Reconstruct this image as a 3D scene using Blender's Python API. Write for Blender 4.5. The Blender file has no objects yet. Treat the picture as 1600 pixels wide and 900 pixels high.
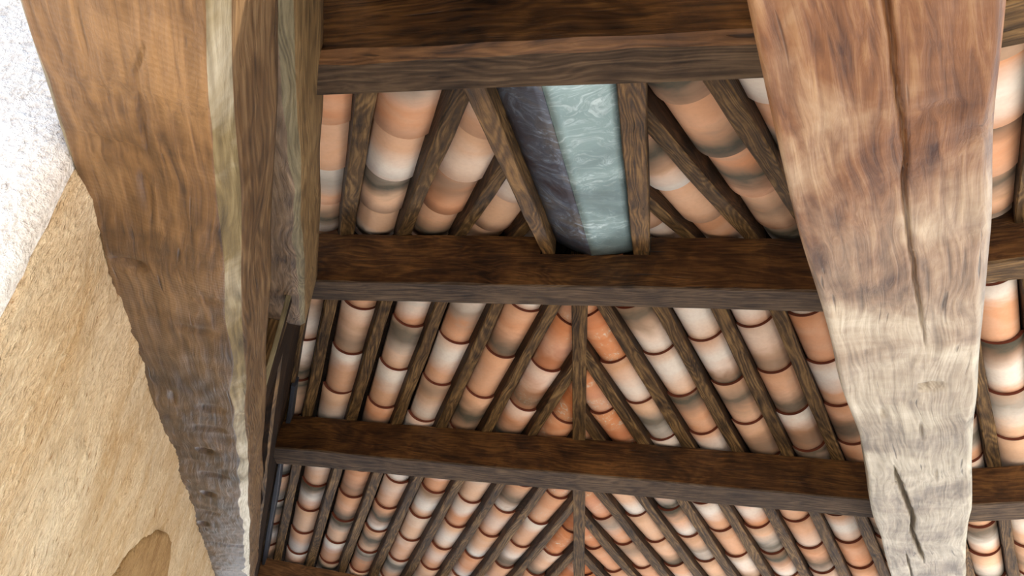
import bpy, bmesh, math, random
import numpy as np
from mathutils import Vector, Matrix, noise

random.seed(7)
sc = bpy.context.scene
col = sc.collection
S = 0.8            # survey units -> metres
EYE = 1.55         # camera height above the floor


def W(x, y, z):
    return Vector((S * x, S * y, S * z + EYE))


# ------------------------------------------------------------------ camera
yaw, pit, rol = map(math.radians, (-10.38, 30.08, -6.56))
fw = Vector((math.sin(yaw) * math.cos(pit), math.cos(yaw) * math.cos(pit), math.sin(pit)))
r0 = Vector((math.cos(yaw), -math.sin(yaw), 0))
d0 = fw.cross(r0)
rt = math.cos(rol) * r0 + math.sin(rol) * d0
dn = -math.sin(rol) * r0 + math.cos(rol) * d0
cam = bpy.data.cameras.new('camera')
cam.sensor_width = 36
cam.lens = 1158 / 1600 * 36
cam.clip_start = 0.02
co = bpy.data.objects.new('camera', cam)
col.objects.link(co)
m = Matrix((rt, -dn, -fw)).transposed().to_4x4()
m.translation = Vector((0, 0, EYE))
co.matrix_world = m
sc.camera = co

# ------------------------------------------------------------------ world, sun, exposure
SUN_EL, SUN_AZ = math.radians(50), math.radians(118)   # azimuth measured from +Y towards +X
w = bpy.data.worlds.new('sky')
sc.world = w
w.use_nodes = True
nt = w.node_tree
sky = nt.nodes.new('ShaderNodeTexSky')
sky.sky_type = 'NISHITA'
sky.sun_disc = False
sky.sun_elevation = SUN_EL
sky.sun_rotation = SUN_AZ
bgn = nt.nodes['Background']
nt.links.new(sky.outputs[0], bgn.inputs[0])
bgn.inputs[1].default_value = 0.28
sl = bpy.data.lights.new('sun', 'SUN')
sl.energy = 4.6
sl.angle = math.radians(0.6)
sl.color = (1.0, 0.94, 0.84)
so = bpy.data.objects.new('sun', sl)
col.objects.link(so)
sdir = Vector((math.sin(SUN_AZ) * math.cos(SUN_EL), math.cos(SUN_AZ) * math.cos(SUN_EL), math.sin(SUN_EL)))
so.rotation_euler = sdir.to_track_quat('Z', 'Y').to_euler()
so.location = (6, -6, 9)
vs = sc.view_settings
vs.view_transform = 'Standard'
vs.look = 'None'
vs.gamma = 1
vs.use_curve_mapping = False
vs.exposure = 1.12


# ------------------------------------------------------------------ helpers
def lin(c):
    o = []
    for v in c:
        v = v / 255
        o.append(v / 12.92 if v <= 0.04045 else ((v + 0.055) / 1.055) ** 2.4)
    return (*o, 1)


class NT:
    """tiny node-tree writer"""

    def __init__(s, name):
        s.m = bpy.data.materials.new(name)
        s.m.use_nodes = True
        s.t = s.m.node_tree
        s.b = s.t.nodes['Principled BSDF']

    def n(s, kind, **kw):
        nd = s.t.nodes.new(kind)
        ins = kw.pop('ins', {})
        for k, v in kw.items():
            setattr(nd, k, v)
        for k, v in ins.items():
            s.put(nd.inputs[k], v)
        return nd

    def put(s, sock, v):
        if isinstance(v, bpy.types.NodeSocket):
            s.t.links.new(v, sock)
        elif isinstance(v, bpy.types.Node):
            s.t.links.new(v.outputs[0], sock)
        else:
            sock.default_value = v

    def math(s, op, a, b=0.0, c=0.0, clamp=False):
        nd = s.n('ShaderNodeMath', operation=op, use_clamp=clamp)
        s.put(nd.inputs[0], a)
        s.put(nd.inputs[1], b)
        s.put(nd.inputs[2], c)
        return nd.outputs[0]

    def mix(s, f, a, b, mode='MIX'):
        nd = s.n('ShaderNodeMix', data_type='RGBA', blend_type=mode)
        s.put(nd.inputs[0], f)
        s.put(nd.inputs[6], a)
        s.put(nd.inputs[7], b)
        return nd.outputs[2]

    def ramp(s, f, stops):
        nd = s.n('ShaderNodeValToRGB')
        s.put(nd.inputs[0], f)
        e = nd.color_ramp.elements
        while len(e) < len(stops):
            e.new(0.5)
        for el, (p, c) in zip(e, stops):
            el.position = p
            el.color = c if len(c) == 4 else (*c, 1)
        return nd.outputs[0]

    def range(s, v, a, b, c=0.0, d=1.0):
        nd = s.n('ShaderNodeMapRange', ins={0: v, 1: a, 2: b, 3: c, 4: d})
        return nd.outputs[0]

    def noise(s, vec, scale, detail=4, rough=0.55, dist=0.0):
        nd = s.n('ShaderNodeTexNoise', ins={'Vector': vec, 'Scale': scale, 'Detail': detail, 'Roughness': rough, 'Distortion': dist})
        return nd.outputs[0]

    def bump(s, h, strength, dist=0.01, normal=None):
        nd = s.n('ShaderNodeBump', ins={'Strength': strength, 'Distance': dist, 'Height': h})
        if normal is not None:
            s.put(nd.inputs['Normal'], normal)
        return nd.outputs[0]


def wood(name, dark, mid, light, rough=0.62, spec=0.35, grain=1.0, blotch=0.5, bump=0.5, rings=0.35, shift=None, saw=0.0):
    """timber with the grain along local X. shift = (x0, x1, dark, mid, light): a second set of tones reached between local x0 and x1"""
    t = NT(name)
    tc = t.n('ShaderNodeTexCoord')
    oi = t.n('ShaderNodeObjectInfo')
    off = t.n('ShaderNodeVectorMath', operation='MULTIPLY_ADD')
    cmb = t.n('ShaderNodeCombineXYZ', ins={0: oi.outputs['Random'], 1: oi.outputs['Random'], 2: oi.outputs['Random']})
    t.put(off.inputs[0], cmb)
    off.inputs[1].default_value = (37.0, 11.0, 23.0)
    t.put(off.inputs[2], tc.outputs['Object'])
    warp = t.n('ShaderNodeTexNoise', ins={'Vector': off.outputs[0], 'Scale': 3.0, 'Detail': 2.0})
    wv = t.n('ShaderNodeVectorMath', operation='MULTIPLY_ADD')
    t.put(wv.inputs[0], warp.outputs['Color'])
    wv.inputs[1].default_value = (0.0, 0.06, 0.06)
    t.put(wv.inputs[2], off.outputs[0])
    mp = t.n('ShaderNodeMapping')
    t.put(mp.inputs[0], wv)
    mp.inputs['Scale'].default_value = (1.6 * grain, 26 * grain, 26 * grain)
    g1 = t.noise(mp.outputs[0], 3.0, 6, 0.62, 0.6)
    mp2 = t.n('ShaderNodeMapping')
    t.put(mp2.inputs[0], wv)
    mp2.inputs['Scale'].default_value = (0.35, 3.0, 3.0)
    fig = t.noise(mp2.outputs[0], 2.2, 2, 0.45, 0.4)
    wave = t.math('SINE', t.math('MULTIPLY', fig, 150.0 * grain))          # growth rings cut by the saw
    bl = t.noise(off.outputs[0], 4.0, 6, 0.62, 0.5)
    gr = t.math('MULTIPLY_ADD', wave, rings * 0.22, g1)
    v = t.math('MULTIPLY_ADD', t.math('SUBTRACT', bl, 0.5), blotch * 1.5, gr)
    stops = lambda d, m_, l: [(0.2, lin(d)), (0.5, lin(m_)), (0.82, lin(l))]
    c = t.ramp(v, stops(dark, mid, light))
    if shift:
        sx = t.n('ShaderNodeSeparateXYZ', ins={0: tc.outputs['Object']})
        f = t.math('MULTIPLY_ADD', t.math('SUBTRACT', bl, 0.5), 1.6, t.range(sx.outputs[0], shift[0], shift[1]), clamp=True)
        c = t.mix(f, c, t.ramp(v, stops(*shift[2:])))
    # small dark checks and worm holes
    mp3 = t.n('ShaderNodeMapping')
    t.put(mp3.inputs[0], wv)
    mp3.inputs['Scale'].default_value = (1.6, 30, 30)
    chk = t.noise(mp3.outputs[0], 2.2, 2, 0.5)
    crk = t.range(chk, 0.69, 0.74)
    c = t.mix(t.math('MULTIPLY', crk, 0.65), c, lin([x * 0.35 for x in dark]))
    t.put(t.b.inputs['Base Color'], c)
    t.b.inputs['Roughness'].default_value = rough
    t.b.inputs['Specular IOR Level'].default_value = spec
    h = t.math('SUBTRACT', t.math('MULTIPLY_ADD', bl, 0.5, gr), t.math('MULTIPLY', crk, 0.8))
    if saw:          # fine parallel marks left by the saw across the grain
        sp = t.n('ShaderNodeSeparateXYZ', ins={0: wv})
        ph = t.math('MULTIPLY_ADD', sp.outputs[1], 120.0, t.math('MULTIPLY', sp.outputs[0], 620.0))
        sm = t.math('MULTIPLY', t.math('SINE', ph), t.range(bl, 0.42, 0.6))
        h = t.math('MULTIPLY_ADD', sm, saw, h)
    t.put(t.b.inputs['Normal'], t.bump(h, bump, 0.006))
    return t.m


def plaster(name, base, pale, dark, scale, strength, streak=False):
    t = NT(name)
    tc = t.n('ShaderNodeTexCoord')
    mp = t.n('ShaderNodeMapping', ins={0: tc.outputs['Object']})
    mp.inputs['Scale'].default_value = (1, 1, 0.45 if streak else 1)
    n1 = t.noise(mp.outputs[0], scale, 6, 0.65)
    n2 = t.noise(mp.outputs[0], scale * 0.12, 4, 0.6, 0.6)
    n3 = t.noise(mp.outputs[0], scale * 2.6, 3, 0.6)
    c = t.ramp(n2, [(0.3, lin(base)), (0.7, lin(pale))])
    c = t.mix(t.range(n1, 0.52, 0.66, 0, 0.5), c, lin([min(255, v * 1.12) for v in pale]))
    c = t.mix(t.range(n3, 0.5, 0.36, 0, 0.35), c, lin(dark))
    c = t.mix(t.range(n1, 0.38, 0.28), c, lin(dark))
    t.put(t.b.inputs['Base Color'], c)
    t.b.inputs['Roughness'].default_value = 0.95
    t.b.inputs['Specular IOR Level'].default_value = 0.1
    b1 = t.bump(n1, strength, 0.022)
    t.put(t.b.inputs['Normal'], t.bump(n3, strength, 0.010, b1))
    return t.m


M = {}
M['dark'] = wood('dark pine with painted shade', (28, 15, 6), (76, 47, 21), (124, 84, 42), rough=0.5, spec=0.35, blotch=0.8, bump=0.5, rings=0.3)  # same pine as the undersides, with the shade of upright faces painted in
M['grey'] = wood('grey pine with painted bounce light', (40, 29, 19), (76, 59, 42), (114, 92, 68), rough=0.7, spec=0.2, blotch=0.5, bump=0.4)  # same pine, greyed and lightened to paint in bounce from the ground
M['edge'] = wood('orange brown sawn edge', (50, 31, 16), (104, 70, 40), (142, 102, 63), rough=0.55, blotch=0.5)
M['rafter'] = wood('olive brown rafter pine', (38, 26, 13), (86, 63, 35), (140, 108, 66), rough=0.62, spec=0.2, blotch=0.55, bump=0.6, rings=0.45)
M['rafter_side'] = wood('rafter side with painted shade', (20, 12, 6), (50, 33, 18), (92, 64, 38), rough=0.6, spec=0.25, blotch=0.5, rings=0.5)  # darker copy of the rafter wood; side shade painted into the colour
M['flank'] = wood('flank rafter pine', (48, 32, 14), (102, 73, 38), (154, 116, 66), rough=0.55, blotch=0.55, bump=0.6, rings=0.55)
M['tieL'] = wood('waxed hewn oak', (44, 28, 15), (108, 76, 43), (152, 112, 68), rough=0.42, spec=0.5, blotch=1.0, bump=0.5, rings=0.12, saw=0.05,
                 shift=(1.15, 2.1, (36, 27, 19), (80, 62, 43), (116, 92, 66)))
M['tieLs'] = wood('brown oak side', (48, 33, 17), (100, 72, 42), (142, 112, 76), rough=0.5, spec=0.4, blotch=0.5, bump=0.8)
M['tieLe'] = wood('pale edge with painted light', (70, 57, 34), (116, 98, 62), (156, 138, 98), rough=0.6, blotch=0.4, bump=0.7,
                  shift=(2.0, 3.6, (170, 162, 140), (214, 206, 186), (240, 234, 220)))  # near-white far end paints in the light from outside
M['tieR'] = wood('bleached oak with painted light towards the eave', (60, 33, 18), (118, 77, 45), (160, 122, 82), rough=0.45, spec=0.45, blotch=0.9, bump=0.5, rings=0.2,
                 shift=(1.1, 2.1, (118, 106, 88), (166, 154, 132), (198, 188, 166)))  # bleached wood; light from outside is also painted into the pale end
M['princ'] = wood('grey brown principal', (60, 46, 34), (112, 90, 68), (156, 130, 100), rough=0.55, blotch=0.4, bump=0.7)
M['princ_side'] = wood('olive principal side', (62, 46, 24), (118, 92, 56), (158, 130, 88), rough=0.55, blotch=0.4, bump=0.8)
M['princ_edge'] = wood('greenish pale edge', (70, 60, 42), (116, 104, 76), (152, 138, 106), rough=0.6, blotch=0.4, bump=0.8)  # paler, greenish chamfer tone
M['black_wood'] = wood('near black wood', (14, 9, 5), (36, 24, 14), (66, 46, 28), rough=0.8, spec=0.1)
M['tan'] = plaster('ochre lime plaster', (206, 170, 124), (232, 208, 172), (158, 116, 74), 58, 0.8, True)
M['white'] = plaster('white roughcast', (228, 217, 205), (240, 233, 224), (150, 134, 120), 46, 0.6)
M['patch'] = plaster('bare brown render', (164, 124, 78), (198, 160, 110), (116, 82, 48), 70, 0.8, True)
M['stone'] = plaster('pale courtyard paving', (206, 200, 192), (226, 220, 212), (150, 144, 136), 9, 0.3)
M['mortar'] = plaster('dark roof bedding', (52, 40, 32), (74, 58, 46), (30, 22, 18), 20, 0.5)


def tile_mat():
    t = NT('fired clay tile')
    tc = t.n('ShaderNodeTexCoord')
    oi = t.n('ShaderNodeObjectInfo')
    sx = t.n('ShaderNodeSeparateXYZ', ins={0: tc.outputs['Object']})

    def at(nm):
        return t.n('ShaderNodeAttribute', attribute_type='OBJECT', attribute_name=nm).outputs['Fac']
    off = t.n('ShaderNodeVectorMath', operation='MULTIPLY_ADD')
    t.put(off.inputs[0], t.n('ShaderNodeCombineXYZ', ins={0: oi.outputs['Random'], 1: oi.outputs['Random'], 2: oi.outputs['Random']}))
    off.inputs[1].default_value = (41.0, 17.0, 29.0)
    t.put(off.inputs[2], tc.outputs['Object'])
    mp = t.n('ShaderNodeMapping', ins={0: off})
    mp.inputs['Scale'].default_value = (1.4, 0.8, 0.8)
    big = t.noise(mp.outputs[0], 5.0, 3, 0.5, 0.7)
    fine = t.noise(off.outputs[0], 60, 4, 0.6)
    x = t.math('MULTIPLY_ADD', t.math('SUBTRACT', big, 0.5), 0.20, sx.outputs[0])   # wavering position along the tile
    c = t.mix(at('warmth'), lin((232, 186, 146)), lin((222, 152, 104)))
    c = t.mix(t.range(big, 0.35, 0.75, 0.0, 0.45), c, lin((236, 200, 168)))
    # fire flash: pale and smoky bands with soft borders
    dp = t.math('ABSOLUTE', t.math('SUBTRACT', x, at('pale_at')))
    c = t.mix(t.math('MULTIPLY', t.range(dp, 0.18, 0.03), at('pale'), clamp=True), c, lin((242, 228, 208)))
    dd = t.math('ABSOLUTE', t.math('SUBTRACT', x, at('smoke_at')))
    dd = t.math('MULTIPLY_ADD', t.math('ABSOLUTE', sx.outputs[1]), 0.25, dd)
    c = t.mix(t.math('MULTIPLY', t.range(dd, 0.17, 0.02), at('smoke'), clamp=True), c, lin((92, 86, 70)))
    # rust orange tiles by the joint with lime specks
    og = t.mix(t.range(big, 0.4, 0.65), lin((214, 124, 66)), lin((228, 158, 108)))
    og = t.mix(t.math('MULTIPLY', t.range(fine, 0.55, 0.62), t.range(big, 0.5, 0.62)), og, lin((232, 206, 176)))
    c = t.mix(t.math('MULTIPLY', at('rust'), 0.9), c, og)
    c = t.mix(t.range(fine, 0.4, 0.75, 0.0, 0.14), c, lin((170, 120, 90)))
    t.put(t.b.inputs['Base Color'], c)
    t.b.inputs['Roughness'].default_value = 0.8
    t.b.inputs['Specular IOR Level'].default_value = 0.25
    t.put(t.b.inputs['Normal'], t.bump(fine, 0.12, 0.003))
    return t.m


def plain(name, c, rough=0.8, metal=0.0, spec=0.3):
    t = NT(name)
    tc = t.n('ShaderNodeTexCoord')
    n = t.noise(tc.outputs['Object'], 30, 4)
    t.put(t.b.inputs['Base Color'], t.mix(n, lin([v * 0.8 for v in c]), lin([min(255, v * 1.15) for v in c])))
    t.b.inputs['Roughness'].default_value = rough
    t.b.inputs['Metallic'].default_value = metal
    t.b.inputs['Specular IOR Level'].default_value = spec
    return t.m


M['tile'] = tile_mat()
M['rim'] = plain('raw clay rim', (112, 58, 38))
M['lead'] = plain('dark blue lead strip', (52, 53, 58), 0.5, 0.0, 0.4)


def zinc(name, c0, c1, c2, c3):
    t = NT(name)
    tc = t.n('ShaderNodeTexCoord')
    n1 = t.noise(tc.outputs['Object'], 3.0, 4, 0.55, 0.8)
    warp = t.n('ShaderNodeTexNoise', ins={'Vector': tc.outputs['Object'], 'Scale': 5.0, 'Detail': 2.0})
    wv = t.n('ShaderNodeVectorMath', operation='MULTIPLY_ADD')
    t.put(wv.inputs[0], warp.outputs['Color'])
    wv.inputs[1].default_value = (0.5, 0.5, 0.5)
    t.put(wv.inputs[2], tc.outputs['Object'])
    mp = t.n('ShaderNodeMapping', ins={0: wv})
    mp.inputs['Scale'].default_value = (3.0, 34, 20)
    mp.inputs['Rotation'].default_value = (0, 0, 0.35)
    n2 = t.noise(mp.outputs[0], 1.3, 7, 0.72, 0.4)
    c = t.ramp(n1, [(0.3, lin(c0)), (0.52, lin(c1)), (0.72, lin(c2))])
    c = t.mix(t.math('MULTIPLY', t.range(n2, 0.50, 0.68), t.range(n1, 0.35, 0.6, 0.2, 1.0)), c, lin(c3))
    t.put(t.b.inputs['Base Color'], c)
    t.put(t.b.inputs['Roughness'], t.range(n2, 0.3, 0.7, 0.3, 0.55))
    t.b.inputs['Metallic'].default_value = 0.5
    t.put(t.b.inputs['Normal'], t.bump(n1, 0.1, 0.01))
    return t.m


M['zinc_bright'] = zinc('galvanised sheet', (124, 144, 142), (150, 174, 170), (172, 196, 190), (222, 236, 232))  # light from the right is painted into this face's pale tones
M['zinc_dark'] = zinc('galvanised sheet with painted shade', (66, 56, 60), (84, 88, 98), (116, 100, 74), (150, 164, 178))  # same sheet; shade of the left face painted into darker tones


def link(o, parent=None):
    col.objects.link(o)
    if parent is not None:
        o.parent = parent
    return o


def tag(o, label=None, cat=None, group=None, kind=None):
    if label:
        o['label'] = label
    if cat:
        o['category'] = cat
    if group:
        o['group'] = group
    if kind:
        o['kind'] = kind
    return o


def frame(p0, p1, up):
    x = (p1 - p0).normalized()
    z = (up - x * up.dot(x)).normalized()
    y = z.cross(x)
    mm = Matrix((x, y, z)).transposed().to_4x4()
    mm.translation = p0
    return mm


def timber(name, p0, p1, width, height, up=(0, 0, 1), mats=('grey', 'dark', 'edge'), cham=0.02, chams=None, wob=0.006, seg=0.12,
           nb=2, ns=2, taper=None, disp=None, notch=None, cut=None, seed=None):
    """a timber from p0 to p1 (bottom centre line, survey units). local X runs along it, +Y is left of travel.
    mats = (underside, sides, chamfered edge); chams = chamfer (right, left) at the underside"""
    a, b = W(*p0), W(*p1)
    mw = frame(a, b, Vector(up))
    Lm = (b - a).length
    wd, ht = width * S, height * S
    cr, cl = [c * S for c in (chams or (cham, cham))]
    sd = random.random() * 90 if seed is None else seed
    n = max(2, int(Lm / (seg * S)))
    xs = [Lm * i / n for i in range(n + 1)]
    if notch:
        for q in (notch[0] * S, notch[1] * S):
            xs += [q - 0.002, q + 0.002]
        xs.sort()
    verts, faces, mi = [], [], []
    prof_n = None
    for x in xs:
        k = 1.0 if not taper else taper[0] + (taper[1] - taper[0]) * x / Lm
        hw = wd / 2 * k

        def wv(c, f=2.3):
            return wob * S * 2 * noise.noise(Vector((x * f + sd, c * 7.3 + sd, 1.7)))
        cR = cr * (1 + 0.9 * noise.noise(Vector((x * 5 + sd, 3.1, 0)))) if cr else 0.0
        cL = cl * (1 + 0.9 * noise.noise(Vector((x * 5 + sd, 8.1, 0)))) if cl else 0.0
        yR, yL = -hw + wv(1), hw + wv(2)
        zb = wv(3, 1.1) * 0.6
        topR = topL = ht
        if notch and notch[0] * S <= x <= notch[1] * S:
            topR = notch[2] * S
        pr = []   # (y, z, material of the strip that starts here)
        for j in range(nb + 1):
            f = j / nb
            y = (yR + cR) * (1 - f) + (yL - cL) * f
            z = zb
            if disp:
                z += disp(x, y, 'b') * S
            pr.append((y, z, 0 if j < nb else 2))
        for j in range(ns + 1):
            f = j / ns
            y = yL + (disp(x, f * ht, 'l') * S if disp and 0 < f < 1 else 0)
            pr.append((y, zb + cL + (topL - cL - zb) * f, 1))
        for j in range(ns + 1):
            f = 1 - j / ns
            y = yR - (disp(x, f * ht, 'r') * S if disp and 0 < f < 1 else 0)
            pr.append((y, zb + cR + (topR - cR - zb) * f, 1 if j < ns else 2))
        prof_n = len(pr)
        verts += [(x, y, z) for y, z, _ in pr]
        ms = [q for _, _, q in pr]
    for i in range(len(xs) - 1):
        for j in range(prof_n):
            k = (j + 1) % prof_n
            faces.append((i * prof_n + j, i * prof_n + k, (i + 1) * prof_n + k, (i + 1) * prof_n + j))
            mi.append(ms[j])
    faces.append(tuple(range(prof_n - 1, -1, -1)))
    faces.append(tuple((len(xs) - 1) * prof_n + j for j in range(prof_n)))
    mi += [1, 1]
    me = bpy.data.meshes.new(name)
    me.from_pydata(verts, [], faces)
    for k in mats:
        me.materials.append(M[k])
    me.polygons.foreach_set('material_index', mi)
    bm = bmesh.new()
    bm.from_mesh(me)
    bmesh.ops.recalc_face_normals(bm, faces=bm.faces)
    if cut:
        inv = mw.inverted()
        for pco, pno in cut:      # world-space point and normal; the side the normal points to is removed
            lc = inv @ pco
            ln = (inv.to_3x3() @ pno).normalized()
            r = bmesh.ops.bisect_plane(bm, geom=bm.verts[:] + bm.edges[:] + bm.faces[:], plane_co=lc, plane_no=ln, clear_outer=True)
            ed = [e for e in r['geom_cut'] if isinstance(e, bmesh.types.BMEdge)]
            if ed:
                bmesh.ops.holes_fill(bm, edges=ed)
    bm.to_mesh(me)
    nv = len(bm.verts)
    bm.free()
    if nv < 8:
        bpy.data.meshes.remove(me)
        return None
    if disp or nb > 4:
        for p in me.polygons:
            p.use_smooth = True
    o = bpy.data.objects.new(name, me)
    o.matrix_world = mw
    return link(o)


# ------------------------------------------------------------------ roof planes (survey units)
ZT, YI, YO, SI, SO = 2.271, 3.3, 3.507, 0.308, 0.272


def zin(y):
    return ZT - SI * (YI - y)


def zout(y):
    return ZT - SO * (y - YO)


N_IN = Vector((0, -SI, 1)).normalized()
N_OUT = Vector((0, SO, 1)).normalized()
TL_, TR_ = 0.443, 0.437        # plan slope dx/dy of rafters left and right of the joint


def hipx(y):
    return -0.292 - 0.0315 * (y - 3.889)


# ------------------------------------------------------------------ floor
bm = bmesh.new()
bmesh.ops.create_grid(bm, x_segments=8, y_segments=8, size=14)
me = bpy.data.meshes.new('floor')
bm.to_mesh(me)
bm.free()
me.materials.append(M['stone'])
fl = link(bpy.data.objects.new('floor', me))
tag(fl, 'pale stone paving of the courtyard and gallery', kind='structure')


# ------------------------------------------------------------------ masonry on the left
WD = Vector((-2.18, 4.86, 0)).normalized()      # along the wall, away from the viewer
WN = Vector((WD.y, -WD.x, 0))                   # faces the gallery
WO = Vector((-0.92, 0.84, 0))


def masonry(name, mat, a0, a1, setback, thick, z0, topf, amp, sx, seed, round_start=False):
    """wall slab along WD from a0 to a1 with a rough, displaced gallery face"""
    na, nz = max(2, int((a1 - a0) / sx)), int((topf(a0) - z0) / sx)
    verts, faces = [], []
    nr = 4 if round_start else 0

    def face_pt(a, f):
        zt = topf(a)
        z = z0 + (zt - z0) * f
        q = Vector((a * 1.0, 0, z))
        dsp = amp * (noise.noise(q * 3 + Vector((seed, 0, 0))) * 1.4 + noise.noise(q * 14 + Vector((seed, 5, 0))) * 0.5 + noise.noise(Vector((a * 40, seed, z * 24))) * 0.35
                     + noise.noise(Vector((a * 85, seed, z * 50))) * 0.22)
        p = WO + WD * a - WN * setback + WN * dsp
        return p, z
    cols = []
    # return face going back into the wall
    for k in range(nr):
        cols.append(('r', k / nr))
    for i in range(na + 1):
        cols.append(('f', a0 + (a1 - a0) * i / na))
    for kind, v in cols:
        for j in range(nz + 1):
            f = j / nz
            if kind == 'f':
                p, z = face_pt(v, f)
                if round_start:                       # soft plaster arris
                    e = max(0.0, 1 - (v - a0) / 0.05)
                    p = p - WN * 0.03 * e * e
            else:
                p, z = face_pt(a0, f)
                p = p - WN * (0.03 + thick * (1 - v)) + WD * 0.012 * noise.noise(Vector((v * 5, z * 9, seed)))
            verts.append(W(p.x, p.y, z))
    nc = len(cols)
    for i in range(nc - 1):
        for j in range(nz):
            faces.append((i * (nz + 1) + j, (i + 1) * (nz + 1) + j, (i + 1) * (nz + 1) + j + 1, i * (nz + 1) + j + 1))
    # back slab: close with four big faces
    nb_ = len(verts)
    for a in (a0, a1):
        for z in (z0, topf(a)):
            p = WO + WD * a - WN * (setback + thick + 0.04)
            verts.append(W(p.x, p.y, z))
    faces.append((nb_, nb_ + 1, nb_ + 3, nb_ + 2))
    l = (nc - 1) * (nz + 1)
    faces.append(tuple([l + j for j in range(nz + 1)] + [nb_ + 3, nb_ + 2]))
    faces.append(tuple([j for j in range(nz, -1, -1)] + [nb_, nb_ + 1]))
    faces.append(tuple([i * (nz + 1) + nz for i in range(nc)] + [nb_ + 3, nb_ + 1]))
    me = bpy.data.meshes.new(name)
    me.from_pydata([tuple(v) for v in verts], [], faces)
    me.materials.append(M[mat])
    bm = bmesh.new()
    bm.from_mesh(me)
    bmesh.ops.recalc_face_normals(bm, faces=bm.faces)
    bm.to_mesh(me)
    bm.free()
    for p in me.polygons:
        p.use_smooth = len(p.vertices) == 4
    return link(bpy.data.objects.new(name, me))


def wall_top(a):
    y = 0.84 + WD.y * a
    return min(zin(y), zout(y), 1.62) - 0.03


zfloor = -EYE / S
wt = masonry('wall_left', 'tan', 0.0, 5.6, -0.012, 0.5, zfloor, wall_top, 0.012, 0.022, 3.0, True)
tag(wt, 'ochre rough-plastered wall under the near end of the big left beam', kind='structure')
# white roughcast face that meets the ochre wall in a vertical arris and faces the viewer
nA, nZ = 90, 110
vv, ff = [], []
for i in range(nA + 1):
    for j in range(nZ + 1):
        g = i / nA * 2.2
        z = zfloor + (1.52 - zfloor) * (1 - (1 - j / nZ) ** 1.0)
        q = Vector((g, 3.0, z))
        dsp = 0.010 * noise.noise(q * 4) + 0.007 * noise.noise(q * 22) + 0.005 * noise.noise(q * 48)
        e = max(0.0, 1 - g / 0.05)
        p = WO + WN * (0.008 + 0.006 * noise.noise(Vector((0, 7, z * 9))) - g) - WD * (0.03 + dsp - 0.028 * e * e)
        vv.append(tuple(W(p.x, p.y, z)))
for i in range(nA):
    for j in range(nZ):
        k_ = i * (nZ + 1) + j
        ff.append((k_, k_ + 1, k_ + nZ + 2, k_ + nZ + 1))
bm = bmesh.new()
bv = [bm.verts.new(v) for v in vv]
for f_ in ff:
    bm.faces.new([bv[q] for q in f_]).smooth = True
bmesh.ops.recalc_face_normals(bm, faces=bm.faces)
if bm.faces[0].normal.dot(WD) > 0:
    bmesh.ops.reverse_faces(bm, faces=bm.faces)
rim = [e_ for e_ in bm.edges if e_.is_boundary]
ex_ = bmesh.ops.extrude_edge_only(bm, edges=rim)
bmesh.ops.translate(bm, verts=[v for v in ex_['geom'] if isinstance(v, bmesh.types.BMVert)], vec=WD * 0.03 * S)
me = bpy.data.meshes.new('wall_near')
bm.to_mesh(me)
bm.free()
me.materials.append(M['white'])
ww = link(bpy.data.objects.new('wall_near', me))
tag(ww, 'white roughcast wall end beside the big left beam', kind='structure')
# bare brown patch low on the ochre wall
pp = [(1.40, 0.10), (1.50, 0.259), (1.53, 0.296), (1.62, 0.358), (1.77, 0.421), (1.99, 0.479), (2.23, 0.511), (2.42, 0.505), (2.52, 0.461), (2.62, 0.40), (2.70, 0.28), (2.6, 0.12), (2.2, 0.02), (1.7, 0.0)]
bm = bmesh.new()
cen = (2.05, 0.28)
rings = []
for k, (s_, hgt) in enumerate(((1.03, -0.015), (1.0, 0.004), (0.93, 0.009), (0.75, 0.010), (0.5, 0.010), (0.25, 0.010))):
    ring = []
    for i in range(56):
        u = i / 56 * len(pp)
        i0 = int(u) % len(pp)
        f = u - int(u)
        a = pp[i0][0] * (1 - f) + pp[(i0 + 1) % len(pp)][0] * f
        z = pp[i0][1] * (1 - f) + pp[(i0 + 1) % len(pp)][1] * f
        jit = 1 + 0.04 * noise.noise(Vector((i * 0.9, 3.0, 2)))
        a, z = cen[0] + (a - cen[0]) * s_ * jit, cen[1] + (z - cen[1]) * s_ * jit
        p = WO + WD * a + WN * (0.012 + hgt + 0.003 * noise.noise(Vector((a * 30, z * 30, 4))))
        ring.append(bm.verts.new(W(p.x, p.y, z)))
    rings.append(ring)
for r1, r2 in zip(rings, rings[1:]):
    for i in range(56):
        bm.faces.new((r1[i], r1[(i + 1) % 56], r2[(i + 1) % 56], r2[i]))
bm.faces.new(rings[-1])
for f_ in bm.faces:
    f_.smooth = True
bmesh.ops.recalc_face_normals(bm, faces=bm.faces)
me = bpy.data.meshes.new('bare_patch')
bm.to_mesh(me)
bm.free()
me.materials.append(M['patch'])
link(bpy.data.objects.new('bare_patch', me), wt)['label'] = 'rounded patch of bare brown render'

# ------------------------------------------------------------------ tie beams
G_TIE = 'heavy tie beams'


def sstep(a, b, v):
    t = min(1, max(0, (v - a) / (b - a)))
    return t * t * (3 - 2 * t)


def groove(x, y, path, width, depth):
    """depth of a crack that follows a polyline in the local XY plane (metres)"""
    for (xa, ya), (xb, yb) in zip(path, path[1:]):
        if xa <= x <= xb:
            f = (x - xa) / (xb - xa)
            yc = ya + (yb - ya) * f + 0.003 * noise.noise(Vector((x * 25, 0, 9)))
            end = min(1, (x - path[0][0]) / 0.10, (path[-1][0] - x) / 0.12)
            wd_ = width * max(0.15, end)
            return depth * max(0.0, 1 - abs(y - yc) / wd_) * max(0.2, end)
    return 0.0


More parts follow.
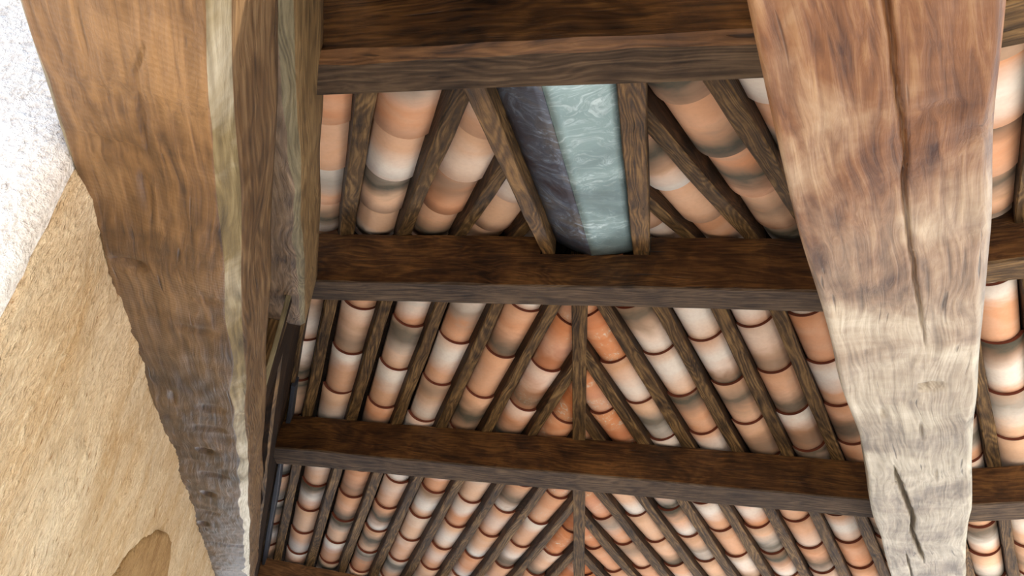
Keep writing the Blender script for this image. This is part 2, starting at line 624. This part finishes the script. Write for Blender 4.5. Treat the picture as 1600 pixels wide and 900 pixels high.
def local_path(pts, p0, p1, up=(0, 0, 1)):
    inv = frame(W(*p0), W(*p1), Vector(up)).inverted()
    o = []
    for x, y in pts:
        q = inv @ W(x, y, p0[2])
        o.append((q.x, q.y))
    return o


def gouges(x, y, marks):
    d = 0.0
    for gx, gy, ax, ay, dp in marks:
        q = ((x - gx) / ax) ** 2 + ((y - gy) / ay) ** 2
        if q < 1:
            d += dp * (1 - q)
    return d


# left tie: underside runs from right-bottom edge to left-bottom edge
ZTIE = 0.72


def ext(a, b, y):
    f = (y - a[1]) / (b[1] - a[1])
    return (a[0] + (b[0] - a[0]) * f, y)


Lr, Ll = ((-0.489, 0.547), (-2.45, 4.89)), ((-0.773, 0.534), (-3.14, 5.68))
y0, y1 = -0.6, 6.6
lm = lambda A, B, y: ((ext(*A, y)[0] + ext(*B, y)[0]) / 2, y, ZTIE)
tp0, tp1 = lm(Lr, Ll, y0), lm(Lr, Ll, y1)
c_ = math.cos(math.atan(0.45))
wid0, wid1 = [(ext(*Lr, y)[0] - ext(*Ll, y)[0]) * c_ for y in (y0, y1)]


def disp_tl(x, q, side):
    v = Vector((x * 4, q * 9, {'b': 0, 'l': 5, 'r': 9}[side]))
    d = 0.007 * noise.noise(v) + 0.003 * noise.noise(v * 4)
    if side == 'b':            # long shallow adze scars
        d += 0.0045 * max(0, noise.noise(Vector((x * 9, q * 3.5, 20))) - 0.25) * 4
        d += groove(x, q, ad1, 0.004, 0.010) + gouges(x, q, cuts_l)
    return d


def spots(rows, p0, p1):
    return [(lx, ly, ax, ay, dp) for (lx, ly), (_, _, ax, ay, dp) in zip(local_path([q[:2] for q in rows], p0, p1), rows)]


# adze cuts: x, y, half length along the beam, half width across it, depth
cuts_l = spots([(-1.011, 1.168, 0.022, 0.036, 0.016), (-0.811, 0.811, 0.016, 0.07, 0.006), (-0.83, 0.93, 0.07, 0.009, 0.008), (-1.489, 2.426, 0.035, 0.028, 0.020),
                (-1.808, 3.075, 0.045, 0.028, 0.020), (-2.157, 3.708, 0.05, 0.026, 0.018), (-1.32, 1.899, 0.05, 0.008, 0.012), (-1.244, 1.991, 0.03, 0.04, 0.008),
                (-1.35, 2.18, 0.03, 0.05, 0.008), (-1.62, 2.75, 0.03, 0.05, 0.008), (-2.0, 3.45, 0.035, 0.05, 0.008), (-0.90, 1.30, 0.012, 0.05, 0.006), (-1.0, 1.45, 0.014, 0.06, 0.006)], tp0, tp1)
ad1 = local_path([(-0.60, 0.55), (-0.635, 0.60), (-0.687, 0.666), (-0.735, 0.768), (-0.80, 0.90)], tp0, tp1)
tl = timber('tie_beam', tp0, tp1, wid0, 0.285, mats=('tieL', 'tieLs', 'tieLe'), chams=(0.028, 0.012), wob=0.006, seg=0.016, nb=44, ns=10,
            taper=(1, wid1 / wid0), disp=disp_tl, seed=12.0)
tag(tl, 'massive waxed brown hewn beam along the plastered wall on the left', 'beam', G_TIE)

Rl, Rr = ((0.125, 0.575), (1.179, 3.68)), ((0.39, 0.587), (1.449, 3.555))
rp0, rp1 = lm(Rl, Rr, -0.6), lm(Rl, Rr, 6.2)
c_ = math.cos(math.radians(19))
rw0, rw1 = [(ext(*Rr, y)[0] - ext(*Rl, y)[0]) * c_ for y in (-0.6, 6.2)]
big_crack = local_path([(0.739, 2.143), (0.835, 2.377), (0.966, 2.695), (1.022, 2.885), (1.223, 3.368)], rp0, rp1)
low_crack = local_path([(1.087, 3.168), (1.26, 3.643), (1.55, 4.5)], rp0, rp1)
long_crack = local_path([(0.20, 0.40), (0.272, 0.581), (0.3, 0.654), (0.332, 0.738), (0.376, 0.849), (0.393, 0.92), (0.458, 1.09), (0.542, 1.306), (0.60, 1.45)], rp0, rp1)


cuts_r = spots([(0.655, 1.588, 0.010, 0.030, 0.018), (0.640, 1.60, 0.014, 0.010, 0.018), (0.50, 1.13, 0.008, 0.035, 0.009), (0.53, 1.25, 0.006, 0.04, 0.007), (0.53, 1.02, 0.007, 0.04, 0.006),
                (0.385, 0.76, 0.010, 0.03, 0.007), (0.44, 0.875, 0.008, 0.035, 0.008), (0.36, 0.815, 0.008, 0.02, 0.006), (0.60, 1.755, 0.012, 0.012, 0.010), (0.46, 0.80, 0.014, 0.03, 0.007),
                (0.72, 1.86, 0.05, 0.004, 0.008), (0.87, 2.2, 0.06, 0.004, 0.008), (0.95, 2.35, 0.008, 0.03, 0.006)], rp0, rp1)


def disp_tr(x, q, side):
    v = Vector((x * 3, q * 8, {'b': 30, 'l': 35, 'r': 39}[side]))
    d = 0.006 * noise.noise(v) + 0.0025 * noise.noise(v * 3.5)
    if side == 'b':
        # raised figured grain
        g = noise.noise(Vector((x * 2.2, q * 6, 50)))
        d += 0.0022 * math.sin(38 * (q * 2.2 + 0.35 * g + 0.06 * x)) * sstep(0.0, 0.25, abs(noise.noise(Vector((x * 1.6, q * 4, 70)))))
        d += groove(x, q, big_crack, 0.0075, 0.05) + groove(x, q, low_crack, 0.004, 0.03) + groove(x, q, long_crack, 0.0035, 0.018) + gouges(x, q, cuts_r)
    return d


tr = timber('tie_beam', rp0, rp1, rw0, 0.285, mats=('tieR', 'tieR', 'tieR'), chams=(0.014, 0.008), wob=0.009, seg=0.02, nb=84, ns=6,
            taper=(1, rw1 / rw0), disp=disp_tr, seed=47.0)
tag(tr, 'broad hewn beam on the right, brown turning pale grey with a long split', 'beam', G_TIE)


# ------------------------------------------------------------------ trusses above the tie beams
def tx(y, s=0.0):
    return -0.2538 + s - 0.435 * y


def zp(y):            # underside of the near principal
    return 1.077 + 0.2477 * (y - 0.824)


PH = 0.29
PW = 0.20
hw_ = PW / 2 / 0.917
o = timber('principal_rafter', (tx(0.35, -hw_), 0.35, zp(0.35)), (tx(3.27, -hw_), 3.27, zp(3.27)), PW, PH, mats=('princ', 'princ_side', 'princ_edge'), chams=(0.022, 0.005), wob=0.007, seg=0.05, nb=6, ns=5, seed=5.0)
tag(o, 'grey-brown hewn truss timber rising beside the left beam to the ridge', 'rafter', 'truss timbers')
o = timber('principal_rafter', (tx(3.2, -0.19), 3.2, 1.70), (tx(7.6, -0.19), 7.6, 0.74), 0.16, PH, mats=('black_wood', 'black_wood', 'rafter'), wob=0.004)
tag(o, 'dark truss timber sloping down behind the left beam', 'rafter', 'truss timbers')
kp = timber('king_post', (tx(3.22, -0.185), 3.22, ZTIE + 0.28), (tx(3.22, -0.185), 3.22, 1.80), 0.155, 0.26, up=(-0.399, 0.917, 0), mats=('rafter', 'black_wood', 'grey'), chams=(0.016, 0.01), seg=0.1)
tag(kp, 'dark upright post with a pale corner between left beam and ridge', 'post', 'truss timbers')


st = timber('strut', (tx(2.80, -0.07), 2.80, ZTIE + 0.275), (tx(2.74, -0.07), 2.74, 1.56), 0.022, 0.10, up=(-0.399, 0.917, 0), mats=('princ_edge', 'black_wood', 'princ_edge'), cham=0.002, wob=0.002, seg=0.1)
tag(st, 'thin upright board with a pale edge under the left truss timber', 'strut', 'truss timbers')


def rx(y, s=0.0):     # centre line of the right truss
    return (ext(*Rl, y)[0] + ext(*Rr, y)[0]) / 2 + s


o = timber('principal_rafter', (rx(0.3), 0.3, zp(0.3)), (rx(3.45), 3.45, zp(3.45)), 0.16, PH, mats=('princ', 'princ_side', 'edge'), wob=0.004)
tag(o, 'truss timber above the near half of the right beam', 'rafter', 'truss timbers')
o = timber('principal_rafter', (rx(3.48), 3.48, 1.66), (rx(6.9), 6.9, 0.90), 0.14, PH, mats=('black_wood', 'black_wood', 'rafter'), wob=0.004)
tag(o, 'truss timber above the far half of the right beam', 'rafter', 'truss timbers')

# dark boards closing the left truss between principal and tiles, with brown cover fillet and lead strip
EX = -2.005


def ex(y, dx=0.0):
    return EX + dx - TL_ * (y - 3.9)


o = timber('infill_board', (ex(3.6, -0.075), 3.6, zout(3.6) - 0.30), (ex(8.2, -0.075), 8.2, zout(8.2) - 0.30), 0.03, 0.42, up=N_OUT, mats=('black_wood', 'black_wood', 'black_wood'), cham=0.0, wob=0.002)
tag(o, 'near-black board closing the gap between left truss and tiles', 'board')
o = timber('edge_fillet', (ex(3.5, -0.03), 3.5, zout(3.5) - 0.045), (ex(8.2, -0.03), 8.2, zout(8.2) - 0.045), 0.05, 0.12, up=N_OUT, mats=('rafter', 'rafter_side', 'rafter'), cham=0.006, wob=0.002)
tag(o, 'narrow brown fillet edging the tiles beside the left truss', 'board')
o = timber('lead_strip', (ex(4.65, -0.004), 4.65, zout(4.65) - 0.075), (ex(8.2, 0.012), 8.2, zout(8.2) - 0.075), 0.030, 0.09, up=N_OUT, mats=('lead', 'lead', 'lead'), cham=0.004, wob=0.006, seg=0.06)
tag(o, 'thin blue-grey strip along the tile edge at the left truss', 'flashing')

# ------------------------------------------------------------------ purlins
G_P = 'cross beams under the rafters'
# nearest
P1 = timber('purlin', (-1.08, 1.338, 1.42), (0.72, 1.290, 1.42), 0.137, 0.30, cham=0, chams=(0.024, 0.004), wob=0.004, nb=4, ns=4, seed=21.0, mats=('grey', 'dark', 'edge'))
tag(P1, 'nearest cross beam, dark brown with grey underside, at the top', 'beam', G_P)
# ridge
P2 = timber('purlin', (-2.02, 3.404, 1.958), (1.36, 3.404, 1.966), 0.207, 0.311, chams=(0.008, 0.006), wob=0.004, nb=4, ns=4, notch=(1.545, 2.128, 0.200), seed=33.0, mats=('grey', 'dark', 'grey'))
tag(P2, 'cross beam on which the zinc valley and its two flanking rafters end', 'beam', G_P)


def tilted(name, T0, T1, h, wdt, label, mats=('grey', 'dark', 'grey'), seed=None):
    dwn = -N_OUT
    far = Vector((0, 1, 0)) - N_OUT * N_OUT.y
    far.normalize()
    q = [Vector(t) + dwn * h + far * wdt / 2 for t in (T0, T1)]
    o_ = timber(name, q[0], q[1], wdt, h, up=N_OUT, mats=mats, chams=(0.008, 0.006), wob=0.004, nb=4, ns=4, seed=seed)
    tag(o_, label, 'beam', G_P)
    return o_


k = (5.302 - 5.109) / (1.628 + 2.516)
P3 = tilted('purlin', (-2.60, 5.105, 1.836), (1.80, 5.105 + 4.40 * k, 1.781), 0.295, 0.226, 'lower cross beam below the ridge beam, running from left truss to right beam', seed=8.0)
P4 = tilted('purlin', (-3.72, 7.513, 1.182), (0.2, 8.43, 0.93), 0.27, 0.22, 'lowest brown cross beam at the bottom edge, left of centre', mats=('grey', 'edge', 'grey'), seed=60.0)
o = timber('purlin', (1.12, 3.33, 1.992), (4.3, 2.25, 1.992), 0.19, 0.312, chams=(0.01, 0.006), wob=0.004, seed=71.0, mats=('rafter', 'dark', 'rafter'))
tag(o, 'upper cross beam seen to the right of the broad right beam', 'beam', G_P)
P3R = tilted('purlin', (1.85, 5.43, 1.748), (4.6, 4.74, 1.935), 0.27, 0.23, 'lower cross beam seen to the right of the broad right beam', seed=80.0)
o = timber('purlin', (0.45, 1.34, 1.42), (3.2, 0.50, 1.42), 0.14, 0.30, cham=0.006, wob=0.004, seed=91.0, mats=('rafter', 'rafter', 'rafter'))
tag(o, 'pale cross beam end in the top right corner', 'beam', G_P)

# ------------------------------------------------------------------ valley and hip
VL = ((-0.502, 0.95), (-0.431, 3.30))
VR = ((-0.030, 0.95), (0.060, 3.30))
FO = -0.108        # flank rafters hang this far below the others
fk1 = timber('flanking_rafter', (-0.4855, 1.425, zin(1.425) + FO), (-0.429, 3.32, zin(3.32) + FO), 0.074, 0.14, up=N_IN, mats=('flank', 'rafter', 'rafter'), cham=0.005, wob=0.003, seed=15.0)
tag(fk1, 'knotty rafter along the left edge of the zinc valley', 'rafter', 'rafters flanking the zinc valley')
fk2 = timber('flanking_rafter', (-0.0118, 1.425, zin(1.425) + FO), (0.060, 3.32, zin(3.32) + FO), 0.088, 0.14, up=N_IN, mats=('flank', 'rafter_side', 'rafter'), cham=0.005, wob=0.003, seed=16.0)
tag(fk2, 'straight-grained rafter along the right edge of the zinc valley', 'rafter', 'rafters flanking the zinc valley')


def sheet(name, rows, mat, parent, thick=0.004):
    bm = bmesh.new()
    vs_ = [[bm.verts.new(W(*p)) for p in r] for r in rows]
    for r1, r2 in zip(vs_, vs_[1:]):
        for i in range(len(r1) - 1):
            bm.faces.new((r1[i], r1[i + 1], r2[i + 1], r2[i]))
    bmesh.ops.recalc_face_normals(bm, faces=bm.faces)
    bmesh.ops.solidify(bm, geom=bm.faces[:], thickness=thick)
    me_ = bpy.data.meshes.new(name)
    bm.to_mesh(me_)
    bm.free()
    me_.materials.append(M[mat])
    for p in me_.polygons:
        p.use_smooth = True
    return link(bpy.data.objects.new(name, me_), parent)


val = link(bpy.data.objects.new('zinc_valley', None))
tag(val, 'folded galvanised sheet valley between two rafters at the centre', 'valley gutter')
ys = [1.425 + (3.325 - 1.425) * i / 10 for i in range(11)]


def vrow(y, ca, za, cb, zb, bulge):
    r = []
    for i in range(7):
        f = i / 6
        r.append((ca + (cb - ca) * f, y, zin(y) + za + (zb - za) * f - bulge * math.sin(math.pi * f) + 0.003 * noise.noise(Vector((y * 4, f * 2, 3)))))
    return r


cr = lambda y: -0.268 + (y - 1.6) * 0.0405
el = lambda y: -0.470 + (y - 0.95) * 0.031
er = lambda y: -0.070 + (y - 0.95) * 0.038
sheet('valley_face', [vrow(y, el(y), -0.015, cr(y), -0.112, 0.008) for y in ys], 'zinc_dark', val)['label'] = 'left face with shade painted dark'
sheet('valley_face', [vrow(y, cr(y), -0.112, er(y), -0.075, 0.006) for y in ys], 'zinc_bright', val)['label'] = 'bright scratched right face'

hp = timber('hip_batten', (hipx(3.45), 3.45, zout(3.45) - 0.012), (hipx(8.0), 8.0, zout(8.0) - 0.012), 0.095, 0.06, up=N_OUT, mats=('rafter', 'rafter_side', 'rafter'), cham=0.004, wob=0.003, seed=27.0)
tag(hp, 'flat central batten where left and right rafters meet below the ridge beam', 'batten')

# ------------------------------------------------------------------ rafters
RW, RH = 0.080, 0.13
HN = Vector((1, 0.0315, 0)).normalized()          # normal of the hip plane, pointing right
HC = W(hipx(4.0), 4.0, 2.0)
VLc, VLn = W(VL[0][0], VL[0][1], 2), Vector((VL[1][1] - VL[0][1], -(VL[1][0] - VL[0][0]), 0)).normalized()
VRc, VRn = W(VR[0][0], VR[0][1], 2), Vector((VR[1][1] - VR[0][1], -(VR[1][0] - VR[0][0]), 0)).normalized()
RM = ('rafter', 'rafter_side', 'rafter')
colsL = [1.78, 1.44, 1.10, 0.76, 0.42, 0.08, -0.266, -0.615, -0.965, -1.315, -1.68, -2.035]     # tile columns, x at y = 3.9
colsR = [-2.17, -1.86, -1.55, -1.24, -0.925, -0.61, -0.30, 0.018, 0.36, 0.69, 1.02, 1.355, 1.70, 2.035, 2.37, 2.70, 3.03]
rafL = [(a + b) / 2 - 0.004 for a, b in zip(colsL, colsL[1:])]
rafR = [(a + b) / 2 for a, b in zip(colsR, colsR[1:])]
ORD = ['first', 'second', 'third', 'fourth', 'fifth', 'sixth', 'seventh', 'eighth', 'ninth', 'tenth', 'eleventh', 'twelfth', 'thirteenth', 'fourteenth', 'fifteenth']
G_RO, G_RI = 'rafters below the ridge beam', 'rafters beside the zinc valley'


def outer_rafter(x0, t, side, label):
    ya = 3.46
    p0 = (x0 + t * (ya - 3.9), ya, zout(ya))
    p1 = (x0 + t * (8.25 - 3.9), 8.25, zout(8.25))
    cut = [(HC, HN)] if side == 'L' else [(HC, -HN)]
    up = N_OUT + Vector((-0.24, -0.1, 0)) if side == 'L' else N_OUT
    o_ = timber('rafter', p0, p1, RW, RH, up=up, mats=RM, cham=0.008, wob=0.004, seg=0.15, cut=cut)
    if o_:
        tag(o_, label, 'rafter', G_RO)
    return o_


# left slope: those reaching the ridge are counted from the batten outwards, the rest from the ridge downwards
up_l = [x for x in rafL if x < -0.30 + TL_ * 0 + 0.10]
dn_l = [x for x in rafL if x not in up_l]
for i, x in enumerate(sorted(up_l, reverse=True)):
    outer_rafter(x, -TL_, 'L', f'{ORD[i]} rafter left of the central batten along the underside of the ridge beam')
for i, x in enumerate(sorted(dn_l)):
    outer_rafter(x, -TL_, 'L', f'short rafter joining the central batten from the left, {ORD[i]} below the ridge beam')
up_r = [x for x in rafR if x > -0.30]
dn_r = [x for x in rafR if x not in up_r]
nr_ = 0
for i, x in enumerate(sorted(up_r)):
    if x < 1.72:
        lab = f'{ORD[i]} rafter right of the central batten along the underside of the ridge beam'
    else:
        lab = f'{ORD[nr_]} lower rafter to the right of the broad right beam'
        nr_ += 1
    outer_rafter(x, TR_, 'R', lab)
for i, x in enumerate(sorted(dn_r, reverse=True)):
    outer_rafter(x, TR_, 'R', f'short rafter joining the central batten from the right, {ORD[i]} below the ridge beam')

inL = [-1.85, -1.512, -1.185, -0.865, -0.55]
inR = [0.24, 0.56, 0.885, 1.20, 1.52, 1.84, 2.16, 2.48]
icL = [-2.00, -1.675, -1.345, -1.03, -0.715]
icR = [0.39, 0.71, 1.055, 1.36, 1.68, 2.00, 2.32, 2.64]


def inner_rafter(x0, t, side, label):
    ya, yb = 0.75, 3.43
    p0 = (x0 + t * (ya - 3.9), ya, zin(ya))
    p1 = (x0 + t * (yb - 3.9), yb, zin(yb))
    cut = [(VLc, VLn)] if side == 'L' else [(VRc, -VRn)]
    up = N_IN + Vector((-0.22, -0.1, 0)) if side == 'L' else N_IN
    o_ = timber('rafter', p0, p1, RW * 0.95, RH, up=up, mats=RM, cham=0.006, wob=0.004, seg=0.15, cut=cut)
    if o_:
        tag(o_, label, 'rafter', G_RI)


for i, x in enumerate(inL[:-1]):
    inner_rafter(x, -TL_, 'L', f'{ORD[i]} rafter from the left truss in the bay of the zinc valley')
for i, x in enumerate(inR):
    inner_rafter(x, TR_, 'R', f'{ORD[i]} rafter right of the zinc valley above the ridge beam')

# ------------------------------------------------------------------ tiles
ce = bpy.data.meshes.new('ceiling')
dz = 0.20
vv = [W(-5.2, 0.35, zin(0.35) + dz), W(5.2, 0.35, zin(0.35) + dz), W(5.2, 3.404, zin(3.404) + dz), W(-5.2, 3.404, zin(3.404) + dz), W(5.2, 8.6, zout(8.6) + dz), W(-5.2, 8.6, zout(8.6) + dz)]
vv += [v + Vector((0, 0, 0.08)) for v in vv]
ce.from_pydata([tuple(v) for v in vv], [], [(0, 3, 2, 1), (3, 5, 4, 2), (6, 7, 8, 9), (9, 8, 10, 11), (0, 1, 7, 6), (4, 5, 11, 10), (1, 2, 8, 7), (2, 4, 10, 8), (3, 0, 6, 9), (5, 3, 9, 11)])
ce.materials.append(M['mortar'])
ceil = link(bpy.data.objects.new('ceiling', ce))
tag(ceil, 'tiled roof of the gallery seen from below', kind='structure')


def tile_mesh(L, R0, zlow, na=16, nl=4):
    """channel tile: x = 0 is the wide uphill end, x = -L the narrow downhill end; hollow side up"""
    bm = bmesh.new()
    th = 0.020
    A = math.radians(64)
    V = []
    for layer in (0, 1):
        rows = []
        for i in range(nl + 1):
            f = i / nl
            R_ = R0 - 0.010 * f
            zb = zlow + (th + 0.004) * f * L / (L - 0.07)
            row = []
            for j in range(na + 1):
                a = -A + 2 * A * j / na
                rr = R_ - th * layer
                row.append(bm.verts.new((-L * f * S, rr * math.sin(a) * S, (zb + R_ - rr * math.cos(a)) * S)))
            rows.append(row)
        V.append(rows)
    for layer in (0, 1):
        for i in range(nl):
            for j in range(na):
                f_ = bm.faces.new((V[layer][i][j], V[layer][i + 1][j], V[layer][i + 1][j + 1], V[layer][i][j + 1]))
                f_.smooth = True
    for i, mi_ in ((0, 1), (nl, 1)):
        for j in range(na):
            bm.faces.new((V[0][i][j], V[0][i][j + 1], V[1][i][j + 1], V[1][i][j])).material_index = mi_
    for j in (0, na):
        for i in range(nl):
            bm.faces.new((V[0][i][j], V[0][i + 1][j], V[1][i + 1][j], V[1][i][j]))
    bmesh.ops.recalc_face_normals(bm, faces=bm.faces)
    me_ = bpy.data.meshes.new('roof_tile')
    bm.to_mesh(me_)
    bm.free()
    me_.materials.append(M['tile'])
    me_.materials.append(M['rim'])
    return me_


TM = {}


def place_tile(x0, t, dist_y, slope_in, L, cuts, rust=0.0, extra=None):
    """tile whose uphill edge crosses the column centre line at plan ordinate dist_y"""
    key = (round(L, 3), slope_in)
    if key not in TM:
        TM[key] = tile_mesh(L, 0.142 if slope_in else 0.131, 0.014 if slope_in else 0.016)
    me_ = TM[key]
    zf, n_ = (zin, N_IN) if slope_in else (zout, N_OUT)
    p = W(x0 + t * (dist_y - 3.9), dist_y, zf(dist_y))
    y2 = dist_y + (0.1 if slope_in else -0.1)          # uphill
    q = W(x0 + t * (y2 - 3.9), y2, zf(y2))
    mw = frame(p, q, n_)
    mw = mw @ Matrix.Rotation(random.uniform(-0.03, 0.03), 4, 'X') @ Matrix.Rotation(random.uniform(-0.008, 0.008), 4, 'Z')
    # does any cut touch it?
    inv = mw.inverted()
    for pco, pno in cuts:
        ds = [(mw @ v.co - pco).dot(pno) for v in me_.vertices]
        if min(ds) > 0:
            return None
        if max(ds) > 0:
            bm = bmesh.new()
            bm.from_mesh(me_)
            bmesh.ops.bisect_plane(bm, geom=bm.verts[:] + bm.edges[:] + bm.faces[:], plane_co=inv @ pco, plane_no=(inv.to_3x3() @ pno).normalized(), clear_outer=True)
            me_ = bpy.data.meshes.new('roof_tile')
            bm.to_mesh(me_)
            n0 = len(bm.verts)
            bm.free()
            if n0 < 6:
                return None
            me_.materials.append(M['tile'])
            me_.materials.append(M['rim'])
    o_ = bpy.data.objects.new('roof_tile', me_)
    o_.matrix_world = mw
    link(o_)
    o_.parent = ceil
    Lm = L * S
    o_['warmth'] = random.uniform(0.0, 1.0)
    o_['pale'] = random.choice((0.0, 0.5, 0.8, 0.95, 0.95))
    o_['pale_at'] = -random.uniform(-0.05, 0.95) * Lm
    o_['smoke'] = random.choice((0.0, 0.0, 0.0, 0.6, 0.9, 1.0))
    o_['smoke_at'] = -random.uniform(0.0, 0.9) * Lm
    o_['rust'] = rust
    if extra:
        for k_, v_ in extra.items():
            o_[k_] = v_
    return o_


LAP = 0.085
cL_, cR_ = math.cos(math.atan(TL_)), math.cos(math.atan(TR_))


def course(x0, t, first, step, ya, yb, slope_in, cuts, rustf=None):
    """run of tiles in one column; first = distance of one known edge along the plan direction of the column"""
    c = math.cos(math.atan(t))
    sgn = math.sin(math.atan(t))
    # dist = x sin + y cos  ->  y on the column line
    k_lo = int((0 - first) / step) - 30
    for k_ in range(k_lo, k_lo + 90):
        dd = first + k_ * step
        y = (dd - sgn * (x0 - t * 3.9)) / (c + sgn * t)
        if not (ya <= y <= yb):
            continue
        L = step / math.cos(math.atan(SI if slope_in else SO)) * 1.0 + LAP
        r = rustf(y) if rustf else 0.0
        place_tile(x0, t, y, slope_in, L, cuts, r)


hip_cut_l, hip_cut_r = [(HC, HN)], [(HC, -HN)]
for x in colsL:
    def rf(y, x=x):
        near = (hipx(y) - (x - TL_ * (y - 3.9)))
        return random.choice((0.7, 1.0)) if near < 0.13 else (0.25 if near < 0.3 and random.random() < 0.4 else 0.0)
    course(x, -TL_, 4.335 + random.uniform(-0.015, 0.02), 0.474, 3.35, 8.3, False, hip_cut_l, rf)
for i, x in enumerate(colsR):
    def rf(y, x=x):
        near = ((x + TR_ * (y - 3.9)) - hipx(y))
        return random.choice((0.8, 1.0)) if near < 0.22 and y < 5.2 or near < 0.1 else 0.0
    if x > 1.9:
        course(x, TR_, 4.139 + random.uniform(-0.02, 0.02), 0.484, 3.0, 8.3, False, hip_cut_r, rf)
    else:
        course(x, TR_, 4.005 + random.uniform(-0.012, 0.02), 0.440, 3.35, 8.3, False, hip_cut_r, rf)
for x, ph in zip(icL, (2.31, 2.316, 2.195, 2.35, 2.30)):
    course(x, -TL_, ph, 0.468, 0.6, 3.95, True, [(VLc, VLn), (W(0, 3.47, 0), Vector((0, 1, 0)))])
for x, ph in zip(icR, (2.50, 2.516, 2.275, 2.40, 2.35, 2.42, 2.38, 2.40)):
    course(x, TR_, ph, 0.466, 0.6, 3.95, True, [(VRc, -VRn), (W(0, 3.47, 0), Vector((0, 1, 0)))])
